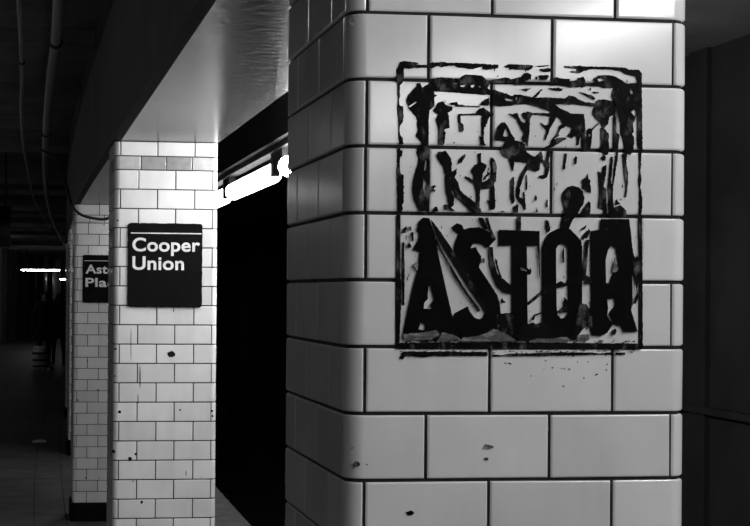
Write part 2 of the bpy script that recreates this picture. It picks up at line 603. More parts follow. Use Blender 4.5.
# --- border
BORDERS = [
    Z(a_, r1, (40, 60), (80, 52), (170, 62), (210, 70), (180, 82), (270, 88), (320, 65), (420, 62), (470, 70), (614, 70), (614, 105), (560, 100), (520, 92), (470, 95), (400, 108), (380, 95), (340, 112), (270, 112), (160, 112), (120, 122), (80, 112), (78, 150), (75, 215), (68, 240), (45, 265), (20, 250), (15, 200), (15, 120), (30, 100)),
    Z(a_, r1, (22, 255), (45, 260), (42, 320), (45, 360), (35, 390), (40, 440), (70, 470), (75, 530), (20, 530), (18, 460), (28, 400), (22, 330)),
    Z(a_, r2, (20, 0), (70, 10), (75, 110), (68, 150), (45, 180), (40, 210), (45, 260), (70, 300), (75, 345), (40, 345), (32, 280), (30, 200), (28, 100)),
    Z(a_, r2, (20, 370), (45, 375), (45, 395), (65, 400), (62, 450), (45, 470), (40, 526), (18, 526)),
    Z(a_, r3, (20, 80), (42, 80), (45, 130), (50, 165), (75, 175), (75, 420), (60, 440), (70, 470), (60, 495), (25, 500), (20, 450), (20, 330), (15, 150)),
    Z(a_, r4, (14, 80), (46, 90), (45, 439), (45, 640), (55, 670), (50, 960), (45, 1060), (40, 1200), (12, 1230), (10, 900), (12, 500)),
    Z(a_, r4, (65, 330), (78, 320), (85, 560), (85, 690), (80, 880), (66, 880), (62, 690), (62, 526)),
    Z(b_, r1, (0, 65), (60, 68), (200, 75), (380, 85), (380, 115), (320, 125), (270, 130), (240, 122), (240, 100), (200, 112), (150, 125), (60, 112), (20, 108), (0, 95)),
    Z(b_, r1, (435, 95), (470, 80), (670, 88), (690, 98), (670, 125), (640, 138), (590, 128), (480, 130), (470, 110), (440, 108)),
    Z(c_, r1, (175, 98), (290, 88), (300, 95), (220, 105)),
    Z(c_, r1, (215, 125), (280, 115), (320, 120), (310, 145), (260, 150), (225, 138)),
    Z(c_, r1, (430, 95), (614, 98), (614, 135), (570, 160), (490, 150), (490, 140), (540, 138), (540, 120), (450, 112)),
    Z(d_, r1, (85, 99), (120, 100), (260, 102), (440, 112), (470, 128), (560, 130), (585, 160), (588, 526), (590, 810), (600, 840), (575, 860), (545, 780), (545, 526), (548, 250), (540, 190), (440, 165), (400, 140), (300, 128), (200, 125), (120, 125), (86, 140)),
    Z(d_, r3, (560, -20), (582, -20), (575, 150), (582, 220), (572, 280), (590, 380), (590, 440), (582, 526), (562, 526), (565, 300), (555, 230), (563, 160)),
    Z(d_, r4, (560, 100), (585, 100), (590, 526), (592, 964), (595, 1260), (562, 1255), (570, 1100), (566, 964), (560, 700), (562, 500), (556, 170)),
    [(397, 343), (440, 342.2), (500, 342), (560, 343), (640, 343.4), (641, 349.6), (560, 349.2), (480, 349), (397, 349)],
    Z(a_, r6, (50, 430), (70, 410), (130, 405), (190, 410), (260, 408), (300, 412), (400, 405), (614, 412), (810, 410), (812, 446), (614, 447), (500, 445), (420, 450), (330, 445), (250, 460), (210, 458), (150, 448), (90, 455), (70, 478), (40, 470), (45, 450), (60, 440)),
    Z(b_, r6, (325, 430), (400, 440), (480, 425), (614, 425), (820, 415), (1130, 415), (1200, 415), (1250, 425), (1380, 414), (1380, 436), (1250, 432), (1130, 440), (820, 446), (614, 448), (330, 452)),
    Z(d_, r6, (355, 418), (440, 415), (440, 435), (360, 438)),
]
for p in BORDERS:
    paint(p, name='border_line')
# --- strokes of the upper half
STROKES = [
    (Z(a_, r1, (100, 400), (110, 360), (150, 310), (190, 270), (185, 250), (220, 245), (240, 285), (300, 250), (340, 205), (400, 195), (526, 205), (566, 210), (596, 180), (626, 170), (761, 180), (791, 210), (826, 235), (826, 260), (811, 290), (836, 310), (836, 350), (746, 345), (526, 330), (400, 320), (340, 318), (345, 345), (370, 355), (345, 370), (345, 450), (300, 490), (295, 560), (295, 800), (245, 800), (230, 768), (180, 708), (200, 668), (190, 548), (165, 520), (120, 470)),
     [Z(b_, r1, (45, 268), (90, 262), (80, 282), (50, 280)), Z(b_, r1, (135, 268), (170, 258), (175, 275), (145, 288)), Z(b_, r1, (195, 265), (230, 280), (215, 285)),
      Z(a_, r1, (430, 210), (465, 208), (460, 220), (432, 218)), Z(a_, r1, (515, 245), (550, 243), (548, 255), (518, 256)), Z(a_, r1, (118, 452), (185, 408), (192, 415), (128, 462))]),
    (Z(b_, r1, (302, 236), (330, 215), (400, 205), (440, 195), (470, 200), (490, 215), (540, 200), (576, 195), (606, 160), (631, 155), (671, 175), (666, 215), (600, 235), (330, 250)), []),
    (Z(c_, r1, (0, 236), (320, 236), (330, 200), (370, 195), (400, 205), (480, 210), (480, 230), (540, 220), (550, 200), (600, 190), (614, 215), (614, 280), (480, 285), (400, 265), (300, 258), (0, 258)), []),
    (Z(c_, r1, (205, 180), (280, 175), (300, 185), (280, 215), (220, 215)), []),
    (Z(c_, r1, (180, 190), (195, 190), (195, 215), (178, 215)), []),
    (Z(c_, r1, (290, 290), (420, 290), (410, 315), (340, 310)), []),
    (Z(c_, r1, (50, 300), (140, 290), (100, 320)), []),
    (Z(c_, r1, (150, 372), (230, 300), (240, 305), (190, 370)), []),
    # long arm to the diagonal
    (Z(b_, r1, (330, 300), (400, 325), (460, 345), (500, 360), (526, 345), (586, 350), (676, 370), (726, 375), (796, 370), (866, 375), (966, 380), (996, 355), (1046, 365), (1086, 390), (1140, 413), (1200, 420), (1230, 432), (1210, 450), (1140, 440), (1046, 430), (871, 432), (926, 470), (1026, 515), (1132, 518), (1140, 600), (1140, 790), (1110, 830), (1106, 720), (1081, 690), (1071, 780), (1066, 690), (1026, 730), (986, 708), (1016, 668), (1026, 643), (946, 600), (896, 540), (846, 500), (811, 485), (726, 455), (626, 430), (526, 432), (500, 445), (400, 450), (320, 440), (330, 350)),
     [Z(b_, r1, (435, 378), (510, 392), (505, 406), (445, 400)), Z(b_, r1, (535, 370), (548, 372), (538, 402), (530, 395))]),
    # right arch and mass
    (Z(d_, r1, (170, 200), (200, 180), (260, 175), (330, 180), (400, 215), (450, 250), (545, 250), (545, 470), (530, 560), (505, 600), (515, 680), (500, 690), (520, 730), (512, 830), (490, 872), (440, 868), (420, 738), (400, 690), (395, 590), (385, 540), (370, 480), (350, 420), (320, 360), (330, 300), (370, 285), (250, 290), (200, 270), (100, 265), (0, 280), (0, 245), (100, 245), (180, 240), (165, 220)),
     [Z(d_, r1, (480, 300), (490, 295), (512, 330), (500, 345), (485, 335)), Z(d_, r1, (490, 500), (520, 475), (544, 500), (535, 545), (515, 530)), Z(d_, r1, (195, 212), (230, 202), (262, 220), (210, 235)), Z(d_, r1, (372, 292), (388, 288), (386, 302), (374, 302))]),
    (Z(d_, r1, (335, 530), (358, 540), (358, 680), (375, 690), (390, 700), (380, 810), (370, 838), (335, 833), (340, 640)), []),
    (Z(d_, r1, (20, 210), (70, 195), (80, 210), (40, 225)), []),
    (Z(d_, r1, (40, 325), (100, 340), (150, 355), (180, 385), (170, 395), (130, 375), (80, 350)), []),
    (Z(d_, r1, (160, 320), (210, 325), (205, 335), (165, 335)), []),
    (Z(d_, r1, (0, 375), (60, 410), (150, 420), (185, 430), (170, 452), (60, 442), (0, 432)), []),
    (Z(d_, r2, (155, 50), (175, 10), (180, -30), (210, -50), (260, -50), (330, -30), (345, 20), (340, 90), (300, 105), (290, 170), (250, 205), (220, 150), (185, 120), (160, 90)), []),
    (Z(d_, r2, (0, 82), (70, 85), (85, 150), (70, 200), (75, 240), (50, 262), (40, 300), (30, 350), (15, 355), (20, 270), (0, 280)), []),
    (Z(d_, r2, (100, 225), (120, 205), (145, 210), (195, 160), (215, 165), (150, 225), (150, 270), (135, 395), (65, 395), (70, 290), (105, 265)), [Z(d_, r2, (115, 258), (135, 250), (140, 268), (122, 274))]),
    (Z(d_, r2, (225, 200), (250, 200), (295, 250), (300, 380), (290, 385), (290, 430), (270, 440), (225, 400), (230, 300)), []),
    (Z(d_, r3, (225, 25), (250, 0), (270, 15), (265, 50), (245, 45)), []),
    (Z(d_, r3, (205, 140), (220, 155), (240, 145), (245, 100), (275, 85), (270, 170), (250, 280), (275, 300), (275, 440), (280, 500), (285, 540), (250, 540), (250, 480), (205, 460), (215, 300)), []),
    (Z(d_, r3, (315, 20), (335, 15), (330, 60), (315, 250), (330, 250), (345, 100), (355, 20), (365, -30), (382, -30), (360, 120), (335, 270), (330, 350), (340, 460), (400, 440), (450, 490), (445, 540), (300, 540), (290, 440), (300, 360), (290, 300), (300, 150)), []),
    (Z(d_, r3, (415, -10), (455, -10), (450, 90), (465, 150), (462, 260), (450, 370), (440, 370), (445, 260), (430, 150)), []),
    (Z(d_, r3, (355, 400), (370, 385), (375, 410), (400, 430), (355, 440)), []),
    (Z(d_, r3, (65, 215), (100, 200), (110, 165), (115, 210), (135, 225), (140, 335), (95, 310), (65, 290)), []),
    (Z(d_, r3, (40, 540), (75, 460), (120, 405), (135, 420), (135, 490), (120, 540), (105, 500), (95, 540)), []),
    # ball with its neck down to the O
    (Z(c_, r3, (410, 370), (425, 320), (460, 280), (510, 268), (560, 285), (595, 325), (610, 380), (600, 430), (570, 475), (545, 530), (500, 580), (475, 640), (470, 660), (400, 660), (405, 590), (420, 540), (440, 526), (425, 430)), []),
    (Z(c_, r4, (270, 130), (295, 140), (310, 220), (290, 245), (270, 200)), []),
    (Z(c_, r2, (0, 315), (40, 320), (80, 350), (100, 410), (150, 445), (180, 450), (230, 405), (240, 440), (245, 479), (270, 489), (285, 400), (330, 400), (330, 439), (300, 459), (300, 559), (280, 634), (250, 649), (210, 634), (215, 619), (260, 609), (270, 549), (250, 509), (220, 499), (215, 569), (185, 584), (110, 564), (75, 629), (45, 719), (40, 809), (75, 829), (70, 759), (85, 769), (95, 919), (80, 919), (70, 879), (30, 839), (10, 799), (10, 749), (40, 629), (75, 569), (110, 509), (0, 494)), []),
    (Z(c_, r2, (0, 70), (20, 75), (50, 140), (90, 165), (100, 130), (75, 115), (65, 85), (110, 55), (150, 70), (290, 70), (330, 60), (372, 98), (310, 200), (270, 310), (260, 300), (280, 220), (240, 180), (225, 155), (265, 180), (300, 170), (310, 100), (200, 85), (150, 85), (130, 130), (125, 250), (115, 350), (105, 370), (95, 310), (70, 300), (80, 250), (50, 200), (30, 150)), []),
    (Z(c_, r2, (390, 180), (430, 160), (460, 180), (400, 215), (380, 250), (390, 270), (340, 300), (390, 285), (440, 285), (450, 295), (330, 370), (260, 385), (255, 375), (310, 345), (320, 310), (370, 250)), []),
    (Z(c_, r2, (440, 425), (455, 425), (448, 500), (435, 565), (422, 560)), []),
    (Z(c_, r3, (520, 80), (530, 10), (545, 20), (535, 80)), []),
    (Z(c_, r3, (178, 400), (180, 350), (192, 370), (190, 400)), []),
    (Z(c_, r3, (185, 500), (190, 460), (200, 500)), []),
    (Z(c_, r3, (275, 450), (280, 390), (290, 400), (285, 460)), []),
    (Z(c_, r3, (95, 180), (105, 170), (108, 300), (98, 310)), []),
    (Z(c_, r3, (590, 215), (614, 200), (614, 300), (595, 295)), []),
    # middle column of strokes
    (Z(b_, r2, (345, 290), (375, 195), (405, 155), (435, 152), (465, 190), (490, 250), (520, 285), (525, 310), (575, 320), (614, 345), (614, 500), (520, 490), (512, 578), (505, 578), (480, 500), (475, 470), (420, 445), (402, 400), (440, 320), (400, 312), (355, 310)), [Z(b_, r2, (420, 270), (445, 195), (465, 240), (470, 270), (440, 280))]),
    (Z(b_, r2, (470, 75), (510, 80), (545, 70), (560, 120), (590, 150), (614, 160), (614, 240), (580, 200), (540, 120)), []),
    (Z(b_, r2, (590, 75), (614, 60), (614, 110), (600, 105)), []),
    (Z(b_, r2, (590, 280), (614, 260), (614, 330), (595, 310)), []),
    (Z(b_, r2, (30, 80), (180, 75), (215, 30), (250, 22), (300, 60), (335, 70), (335, 95), (300, 105), (270, 180), (255, 200), (250, 310), (270, 360), (230, 350), (215, 275), (235, 280), (235, 120), (245, 92), (185, 88), (48, 92), (50, 150), (75, 175), (75, 220), (60, 240), (40, 230), (42, 180), (25, 140)), []),
    (Z(b_, r1, (225, 435), (240, 410), (298, 372), (302, 432), (290, 445), (235, 440)), []),
    (Z(b_, r1, (0, 432), (40, 440), (220, 450), (215, 458), (0, 448)), []),
    (Z(b_, r2, (85, 430), (95, 440), (60, 505), (25, 518), (40, 470)), []),
    (Z(b_, r3, (200, -15), (230, -20), (228, 60), (275, 85), (275, 110), (240, 170), (235, 240), (310, 205), (320, 120), (310, 60), (320, 20), (345, 40), (365, 100), (360, 200), (345, 250), (355, 450), (345, 475), (310, 480), (300, 430), (280, 395), (310, 400), (310, 290), (240, 300), (230, 290), (220, 260), (215, 460), (190, 440), (190, 330), (165, 250), (95, 205), (90, 185), (135, 205), (160, 225), (165, 180), (145, 150), (150, 120), (175, 85), (208, 70)), []),
    (Z(b_, r3, (250, 210), (265, 180), (305, 150), (310, 165), (270, 200), (265, 220)), []),
    (Z(b_, r3, (490, 230), (510, 190), (520, 200), (515, 330), (525, 400), (510, 430), (490, 380)), []),
    (Z(b_, r3, (510, 460), (545, 430), (555, 450), (550, 505), (520, 505)), []),
    (Z(b_, r3, (370, 500), (420, 490), (440, 505)), []),
    # left column of strokes
    (Z(a_, r2, (360, 10), (375, -20), (420, -35), (445, 0), (505, 15), (500, 50), (460, 70), (470, 90), (480, 200), (440, 210), (430, 225), (445, 240), (435, 330), (420, 355), (390, 350), (380, 320), (385, 220), (360, 130), (380, 80), (335, 50)), []),
    (Z(a_, r2, (480, -15), (540, -30), (550, -5), (600, 0), (600, 10), (520, 0), (490, 0)), []),
    (Z(a_, r2, (195, 385), (220, 370), (300, 380), (305, 540), (305, 690), (300, 930), (215, 930), (170, 840), (152, 740), (160, 660), (185, 570), (205, 500), (205, 460), (190, 420)),
     [Z(a_, r3, (265, 40), (280, 60), (270, 130), (255, 140)), Z(a_, r3, (250, 200), (275, 250), (265, 300), (280, 330), (260, 340), (245, 290))]),
    (Z(a_, r3, (320, 275), (350, 262), (360, 280), (330, 290), (355, 310), (350, 325), (300, 318), (305, 305), (335, 300)), []),
    (Z(a_, r3, (330, 500), (345, 460), (365, 450), (380, 495)), []),
    (Z(a_, r2, (365, 450), (380, 410), (440, 400), (450, 410), (490, 470), (500, 520), (495, 570), (500, 610), (480, 640), (490, 680), (500, 770), (520, 810), (515, 880), (490, 900), (530, 935), (500, 930), (470, 910), (450, 920), (430, 875), (445, 870), (470, 890), (465, 820), (450, 770), (440, 660), (445, 610), (420, 530), (395, 500)), []),
    # forked cable-like stroke
    (Z(a_, r3, (500, 150), (540, 115), (540, 160), (520, 200), (555, 240), (570, 310), (596, 335), (706, 420), (766, 505), (740, 505), (660, 435), (590, 380), (540, 315), (512, 260), (490, 230)), []),
    (Z(a_, r3, (492, 245), (508, 262), (535, 330), (580, 385), (645, 430), (720, 505), (676, 505), (606, 430), (530, 360), (510, 310)), []),
]
for poly, holes in STROKES:
    paint(poly, holes)

# --- the five letters
LETTERS = [
    (Z(a_, r4, (245, 110), (300, 115), (350, 260), (362, 345), (380, 439), (430, 660), (500, 965), (518, 1040), (600, 1085), (590, 1180), (540, 1190), (500, 1180), (450, 1150), (415, 1115), (370, 1190), (240, 1196), (180, 1185), (75, 1130), (75, 1115), (105, 965), (160, 720), (200, 570), (215, 439), (220, 415), (160, 390), (205, 310), (215, 260), (195, 220), (210, 150)),
     [Z(a_, r4, (310, 700), (335, 790), (345, 830), (310, 880), (330, 900), (320, 910), (250, 910), (255, 860), (290, 820), (285, 790), (295, 715)), Z(a_, r4, (225, 1027), (270, 1050), (265, 1100), (205, 1090))]),
    ([(452, 227.2), (457, 223.2), (462, 225), (464, 229.5), (468.7, 227.8), (480, 227.2), (488, 231.2), (496, 239.2), (493.8, 241.5), (488, 247.8), (485.8, 247.2), (482.4, 244.3), (477.8, 243.2), (473, 243.8), (470.4, 248.3), (476, 247), (477.8, 251.7), (481.2, 256.3), (481, 262), (479.5, 264), (479, 267.5), (489, 282.4), (497, 295), (499.5, 303), (500.5, 312), (500, 318), (498, 326), (491.5, 329.5), (484.6, 334.6), (476, 336), (462, 338), (455, 330), (453, 322), (455, 313), (467.5, 306.2), (470, 312), (474.4, 317.5), (479, 319.2), (483.5, 317.5), (485.2, 313), (485.5, 304), (479, 292.6), (466.4, 274.4), (459, 263.5), (456.6, 258.5), (454.3, 250.6), (455, 243.8), (458.9, 233.5), (455, 231)], []),
    ([(498.9, 229.8), (539.5, 231), (539.5, 245.8), (526.8, 245.8), (527.5, 322), (529, 341), (511, 341), (512, 318), (512, 245.5), (498.9, 245.5)], []),
    ([(542.3, 265), (542.3, 248), (545.2, 239), (550, 232.4), (558.3, 228.4), (563, 227.8), (570, 229), (576.5, 235.8), (581, 241), (582, 247), (582, 325), (580, 333), (573, 340), (552, 340), (546, 334), (542.5, 325)],
     [[(556, 265), (556, 249), (558, 245.5), (561.5, 243.8), (565, 244.5), (568, 248.3), (568.5, 300), (568, 313), (565, 317.5), (560.6, 318.7), (557.2, 314), (556.5, 305)]]),
    ([(591, 231), (600, 229.5), (601, 219), (629, 219), (630.5, 230), (632, 246), (634, 256), (637, 264), (635, 270), (632, 276), (632.5, 300), (631, 310), (633.5, 318), (637.7, 331.8), (624, 331.8), (621, 326), (613, 324), (607, 333), (600, 336), (592, 335), (590, 325), (591.5, 300)],
     [[(608, 250), (611, 245.3), (616, 248), (617.5, 256), (618, 270), (614, 272), (611.5, 277), (609.5, 284), (606, 283), (605.5, 260)],
      [(607, 299), (614.3, 298.5), (615.5, 305), (612, 309.5), (609, 314), (612, 319), (614, 324), (609.5, 320), (607, 315.5), (608, 308)],
      Z(d_, r4, (270, 205), (285, 198), (292, 215), (278, 220)), Z(d_, r4, (340, 150), (370, 195), (362, 200)), Z(d_, r4, (425, 205), (440, 230), (436, 245))]),
]
for poly, holes in LETTERS:
    paint(poly, holes, name='letter', amp=0.12, mat='letter')
OVER = [
    ([(430.5, 219), (437, 227), (450, 246), (463, 266), (474, 283), (485.5, 306), (484.5, 312), (482.5, 308), (468, 286.5), (456, 267.5), (445, 250.5), (436, 234.5)], []),  # highlight on the tail drawn as a bare gap between two strokes
    ([(436, 237.5), (444, 254), (454, 271), (467, 292), (480, 309.5), (479, 312), (466.5, 295), (454.8, 277.5), (445.5, 259.5), (436, 242.5)], []),
    ([(488.5, 247), (492.8, 247), (493.5, 260), (497, 273), (503, 279.5), (512, 288.5), (512, 294), (504, 292.6), (497, 285.8), (492.6, 275.5), (489.8, 264)], []),
    (Z(b_, r4, (205, 110), (240, 110), (290, 210), (260, 215)), []),
    (Z(b_, r4, (265, 110), (290, 110), (310, 190), (360, 300), (320, 290)), []),
    (Z(b_, r4, (545, 105), (578, 105), (578, 225), (545, 225)), []),
    (Z(b_, r5, (410, 215), (420, 205), (505, 280), (505, 305)), []),
    (Z(b_, r5, (400, 400), (415, 378), (425, 400), (440, 405), (435, 422), (410, 415)), []),
    (Z(b_, r5, (350, 30), (368, 45), (375, 100), (410, 195), (400, 205), (365, 110)), []),
    (Z(b_, r5, (245, 30), (262, 45), (258, 70), (245, 65)), []),
    (Z(c_, r5, (105, 420), (240, 305), (365, 250), (400, 228), (440, 250), (475, 205), (614, 185), (640, 190), (614, 220), (470, 262), (440, 275), (360, 290), (240, 345), (115, 442)), []),
    (Z(c_, r5, (400, 470), (430, 445), (432, 370), (465, 410), (470, 500), (400, 505), (370, 500)), []),
    (Z(c_, r5, (415, 0), (428, -80), (432, 60), (420, 70)), []),
    (Z(c_, r4, (195, 350), (215, 350), (220, 480), (205, 480)), []),
    (Z(c_, r4, (205, 460), (216, 460), (222, 650), (214, 600)), []),
    (Z(c_, r6, (150, 130), (165, 85), (240, 62), (240, 72), (175, 95), (165, 135)), []),
    (Z(c_, r5, (100, 105), (125, 130), (135, 110), (145, 150), (130, 175), (100, 165)), []),
    ([(497, 314), (513, 312.5), (513, 341), (508, 338), (505, 334), (494, 330)], [[(497.5, 321), (500, 322), (500.5, 326), (499, 328), (497.8, 325)]]),
    ([(526, 322.5), (529, 324), (532, 322.5), (536, 324), (544, 322), (556, 341), (548, 341.5), (547, 328), (545.5, 328), (549, 340.5), (527, 341), (515, 338)], []),
    ([(580, 303), (586, 304), (590, 310), (592, 315), (592, 330), (588, 325), (582, 330), (575, 340), (572, 339)], []),
    ([(580, 280), (584, 276), (586, 281), (583, 283), (592, 284), (592, 279), (586, 275), (587, 262), (588, 248), (590, 240), (586, 240), (584, 262)], []),
    (Z(d_, r4, (60, 205), (100, 175), (92, 205), (72, 218)), []),
    (Z(d_, r4, (60, 285), (120, 210), (135, 230), (105, 290), (75, 300)), []),
    (Z(d_, r5, (510, 140), (540, 0), (555, 30), (560, 170), (545, 300), (555, 370), (530, 430), (515, 420), (545, 330), (530, 230)), []),
    (Z(d_, r4, (490, 420), (545, 480), (560, 560), (530, 640), (520, 580)), []),
    (Z(d_, r6, (325, 225), (355, 205), (365, 230), (345, 265), (330, 250)), []),
    (Z(a_, r4, (65, 245), (75, 205), (100, 185), (105, 205), (85, 245)), []),
    (Z(a_, r4, (105, 350), (120, 330), (140, 350), (145, 370), (120, 378)), []),
    (Z(a_, r4, (140, 240), (160, 235), (165, 310), (150, 320)), []),
    (Z(b_, r4, (240, 470), (258, 465), (255, 500), (245, 505)), []),
]
for poly, holes in OVER:
    paint(poly, holes, amp=0.18, dy=0.0001)
SMEARS = [
    [(462, 338), (476, 336.5), (486, 333), (494, 329), (500, 331), (508, 335), (517, 341), (500, 341.5), (462, 341)],
    [(529, 341), (536, 338.5), (548, 339), (566, 337), (571, 340), (566, 342.5), (529, 342.5)],
    [(403, 334), (420, 333), (436, 330), (440, 335), (430, 340), (404, 340)],
    [(577, 335), (589, 334), (589, 340), (577, 341)],
    [(440, 338), (444, 332), (456, 336), (462, 341), (442, 341)],
    Z(d_, r5, (330, 150), (345, 20), (370, 60), (372, 140), (350, 150)),
    Z(c_, r5, (45, 110), (100, 130), (100, 145), (50, 130)),
    Z(a_, r5, (160, 90), (180, 65), (205, 70), (195, 140)),
    Z(a_, r4, (110, 200), (140, 185), (150, 225), (115, 225)),
    Z(b_, r3, (330, 60), (355, 60), (362, 150), (335, 160)),
    Z(a_, r6, (400, 270), (410, 240), (440, 250), (395, 315), (370, 310)),
]
for p in SMEARS:
    paint(p, name='paint_smear', mat='smear', amp=0.4, dy=0.0002)

sv, sf = [], []
def speck(px, py, w, h):
    b0 = len(sv)
    for k in range(6):
        a = math.pi * k / 3 + 0.3
        q = rnd.uniform(0.6, 1.2)
        p = on_y(px + math.cos(a) * w * q, py + math.sin(a) * h * q, YP) - INV
        sv.append((p.x, p.y - 0.0004, p.z))
    sf.append(tuple(b0 + k for k in range(5, -1, -1)))
for _ in range(150):
    tall = rnd.random() < 0.5
    speck(rnd.uniform(401, 638), rnd.uniform(66, 213) if rnd.random() < 0.65 else rnd.uniform(218, 340), rnd.uniform(0.25, 0.8), rnd.uniform(0.8, 2.6) if tall else rnd.uniform(0.3, 0.8))
for _ in range(70):
    speck(rnd.uniform(398, 640), 350.5 + abs(rnd.gauss(0, 1.3)), rnd.uniform(0.4, 1.8), rnd.uniform(0.3, 0.8))
for _ in range(80):
    speck(rnd.uniform(404, 636), 341.5 + rnd.gauss(0, 0.8), rnd.uniform(0.5, 2.0), rnd.uniform(0.3, 0.9))
o = add_mesh('paint_specks', sv, sf, M['paint'], panel); o['kind'] = 'stuff'

# --- spots and scratches on columns
def spot(px, py, w, h, yplane, root, mat='paint', name='dirt_spot'):
    n = 9
    poly = []
    for k in range(n):
        a = 2 * math.pi * k / n
        r = rnd.uniform(0.7, 1.1)
        poly.append((px + math.cos(a) * w / 2 * r, py + math.sin(a) * h / 2 * r))
    loc = Vector(root.location)
    return outline(name, [poly], [], yplane - 0.0005, 0.0008, M[mat], root, loc)
for a in [(356.8, 464, 6.5, 6), (351.5, 21.5, 7, 8), (488, 447, 12, 6), (486, 459, 5, 4), (410, 513, 9, 5), (367, 464.5, 1.5, 1.5), (352, 448, 3, 2)]:
    spot(*a, YM, col_main, 'smear' if a[1] < 100 or 440 < a[1] < 462 else 'paint')
for _ in range(26):
    spot(rnd.uniform(505, 610), 352 + abs(rnd.gauss(0, 24)), rnd.uniform(0.8, 2.2), rnd.uniform(0.8, 2.0), YM, col_main)
for a in [(171.5, 354.3, 9, 8), (140, 377, 1.3, 23), (138, 399, 1, 12), (119.5, 412, 3.5, 4), (180, 410, 2.2, 2.2), (212, 411, 2.5, 3), (212.5, 416, 2, 3), (113.5, 451.5, 4, 4),
          (130, 459, 5, 4.5), (135.7, 454, 3, 3), (141.5, 502, 3, 4), (115.5, 349, 3, 2.5), (115, 376, 2.5, 2), (173.5, 310, 1, 6), (131, 345, 0.7, 40), (201, 477, 0.6, 1.4), (117.5, 220.5, 2.2, 2.2), (186, 473, 1, 7), (133, 481.3, 3, 1)]:
    spot(*a, YC, col_coop)
for a in [(77.5, 400, 2.2, 2), (98, 390, 2, 1.6), (85.5, 478, 2.5, 1.6), (104, 225, 1.5, 1.5), (87, 361, 0.9, 3), (99, 478, 1.5, 1)]:
    spot(*a, YA, col_ast)

# ------------------------------------------------------------------ station signs
def letter_mesh(name, text, x, z, cap, yplane, parent, inv, width=None, bold=0.022):
    cu = bpy.data.curves.new(name, 'FONT')
    cu.body = text
    cu.size = cap / 0.73
    cu.offset = bold * cu.size
    cu.extrude = 0.0006
    cu.space_character = 1.04
    tmp = bpy.data.objects.new(name, cu); COL.objects.link(tmp)
    dg = bpy.context.evaluated_depsgraph_get()
    me = bpy.data.meshes.new_from_object(tmp.evaluated_get(dg))
    bpy.data.objects.remove(tmp)
    xs = [v.co.x for v in me.vertices]; x0, x1 = min(xs), max(xs)
    sx = width / (x1 - x0) if width else 1.0
    for v in me.vertices:
        vx, vz, vy = (v.co.x - x0) * sx, v.co.y, v.co.z
        v.co = (x + vx - inv.x, yplane - vy - inv.y, z + vz - inv.z)
    me.materials.clear(); me.materials.append(M['signwhite'])
    me.flip_normals()
    o = bpy.data.objects.new(name, me); COL.objects.link(o); o.parent = parent
    return o

def station_sign(label, yplane, left, right, top, bottom, words, stripe):
    """all in metres on the plane; board hugging the column face"""
    loc = Vector(((left + right) / 2, yplane, bottom))
    root = thing('station_sign', loc, label, 'sign', 'black station signs on the columns')
    n = 10; pts = []
    w, h, r = right - left, top - bottom, 0.012
    for cx_, cz_, a0 in ((w / 2 - r, h - r, 0), (-w / 2 + r, h - r, 90), (-w / 2 + r, r, 180), (w / 2 - r, r, 270)):
        for k in range(4):
            a = math.radians(a0 + 30 * k)
            pts.append((cx_ + r * math.cos(a), cz_ + r * math.sin(a)))
    rag = []
    for i in range(len(pts)):
        (xa, za), (xb, zb) = pts[i], pts[(i + 1) % len(pts)]
        L = math.hypot(xb - xa, zb - za); m = max(1, int(L / 0.012))
        for k in range(m):
            t = k / m; j = 0.0012
            rag.append((xa + (xb - xa) * t + rnd.uniform(-j, j), za + (zb - za) * t + rnd.uniform(-j, j)))
    m = len(rag)
    V = [(x, -0.007, z) for x, z in rag] + [(x, 0.0, z) for x, z in rag]
    F = [tuple(reversed(range(m)))] + [(i, (i + 1) % m, m + (i + 1) % m, m + i) for i in range(m)]
    add_mesh('board', V, F, M['signblack'], root)
    yt = yplane - 0.0075
    box('stripe', left + 0.012 - loc.x, right - 0.004 - loc.x, -0.0082, -0.007, stripe - 0.0022 - loc.z, stripe + 0.0022 - loc.z, M['signwhite'], root)
    for text, x, z, cap, width in words:
        letter_mesh('lettering', text, x, z, cap, yt, root, loc, width)
    return root

def px_x(px, py, yp): return on_y(px, py, yp).x
def px_z(px, py, yp): return on_y(px, py, yp).z
yc = YC
L, R = px_x(127.6, 265, yc), px_x(202, 265, yc)
T, B = px_z(165, 223.4, yc), px_z(165, 307.2, yc)
station_sign('black enamel station sign reading Cooper Union in white', yc, L, R, T, B, [
    ('Cooper', px_x(132.2, 245, yc), px_z(165, 251.2, yc), px_z(165, 237.6, yc) - px_z(165, 251.2, yc), px_x(199.8, 245, yc) - px_x(132.2, 245, yc)),
    ('Union', px_x(132.2, 265, yc), px_z(160, 269.6, yc), px_z(160, 256.0, yc) - px_z(160, 269.6, yc), px_x(183.8, 265, yc) - px_x(132.2, 265, yc))],
    px_z(165, 233.4, yc))
ya = YA
L = px_x(82.6, 280, ya); R = L + 0.309
T, B = px_z(95, 255, ya), px_z(95, 302.8, ya)
cap = px_z(90, 264.4, ya) - px_z(90, 273.4, ya)
wA = px_x(107.2, 270, ya) - px_x(85.6, 270, ya)
station_sign('black enamel station sign on the column behind, showing Ast and Pla', ya, L, R, T, B, [
    ('Astor', px_x(85.4, 270, ya), px_z(90, 273.3, ya), cap, wA * 1.72),
    ('Place', px_x(85.4, 282, ya), px_z(90, 286.6, ya), cap, wA * 1.80)],
    px_z(95, 260.8, ya))

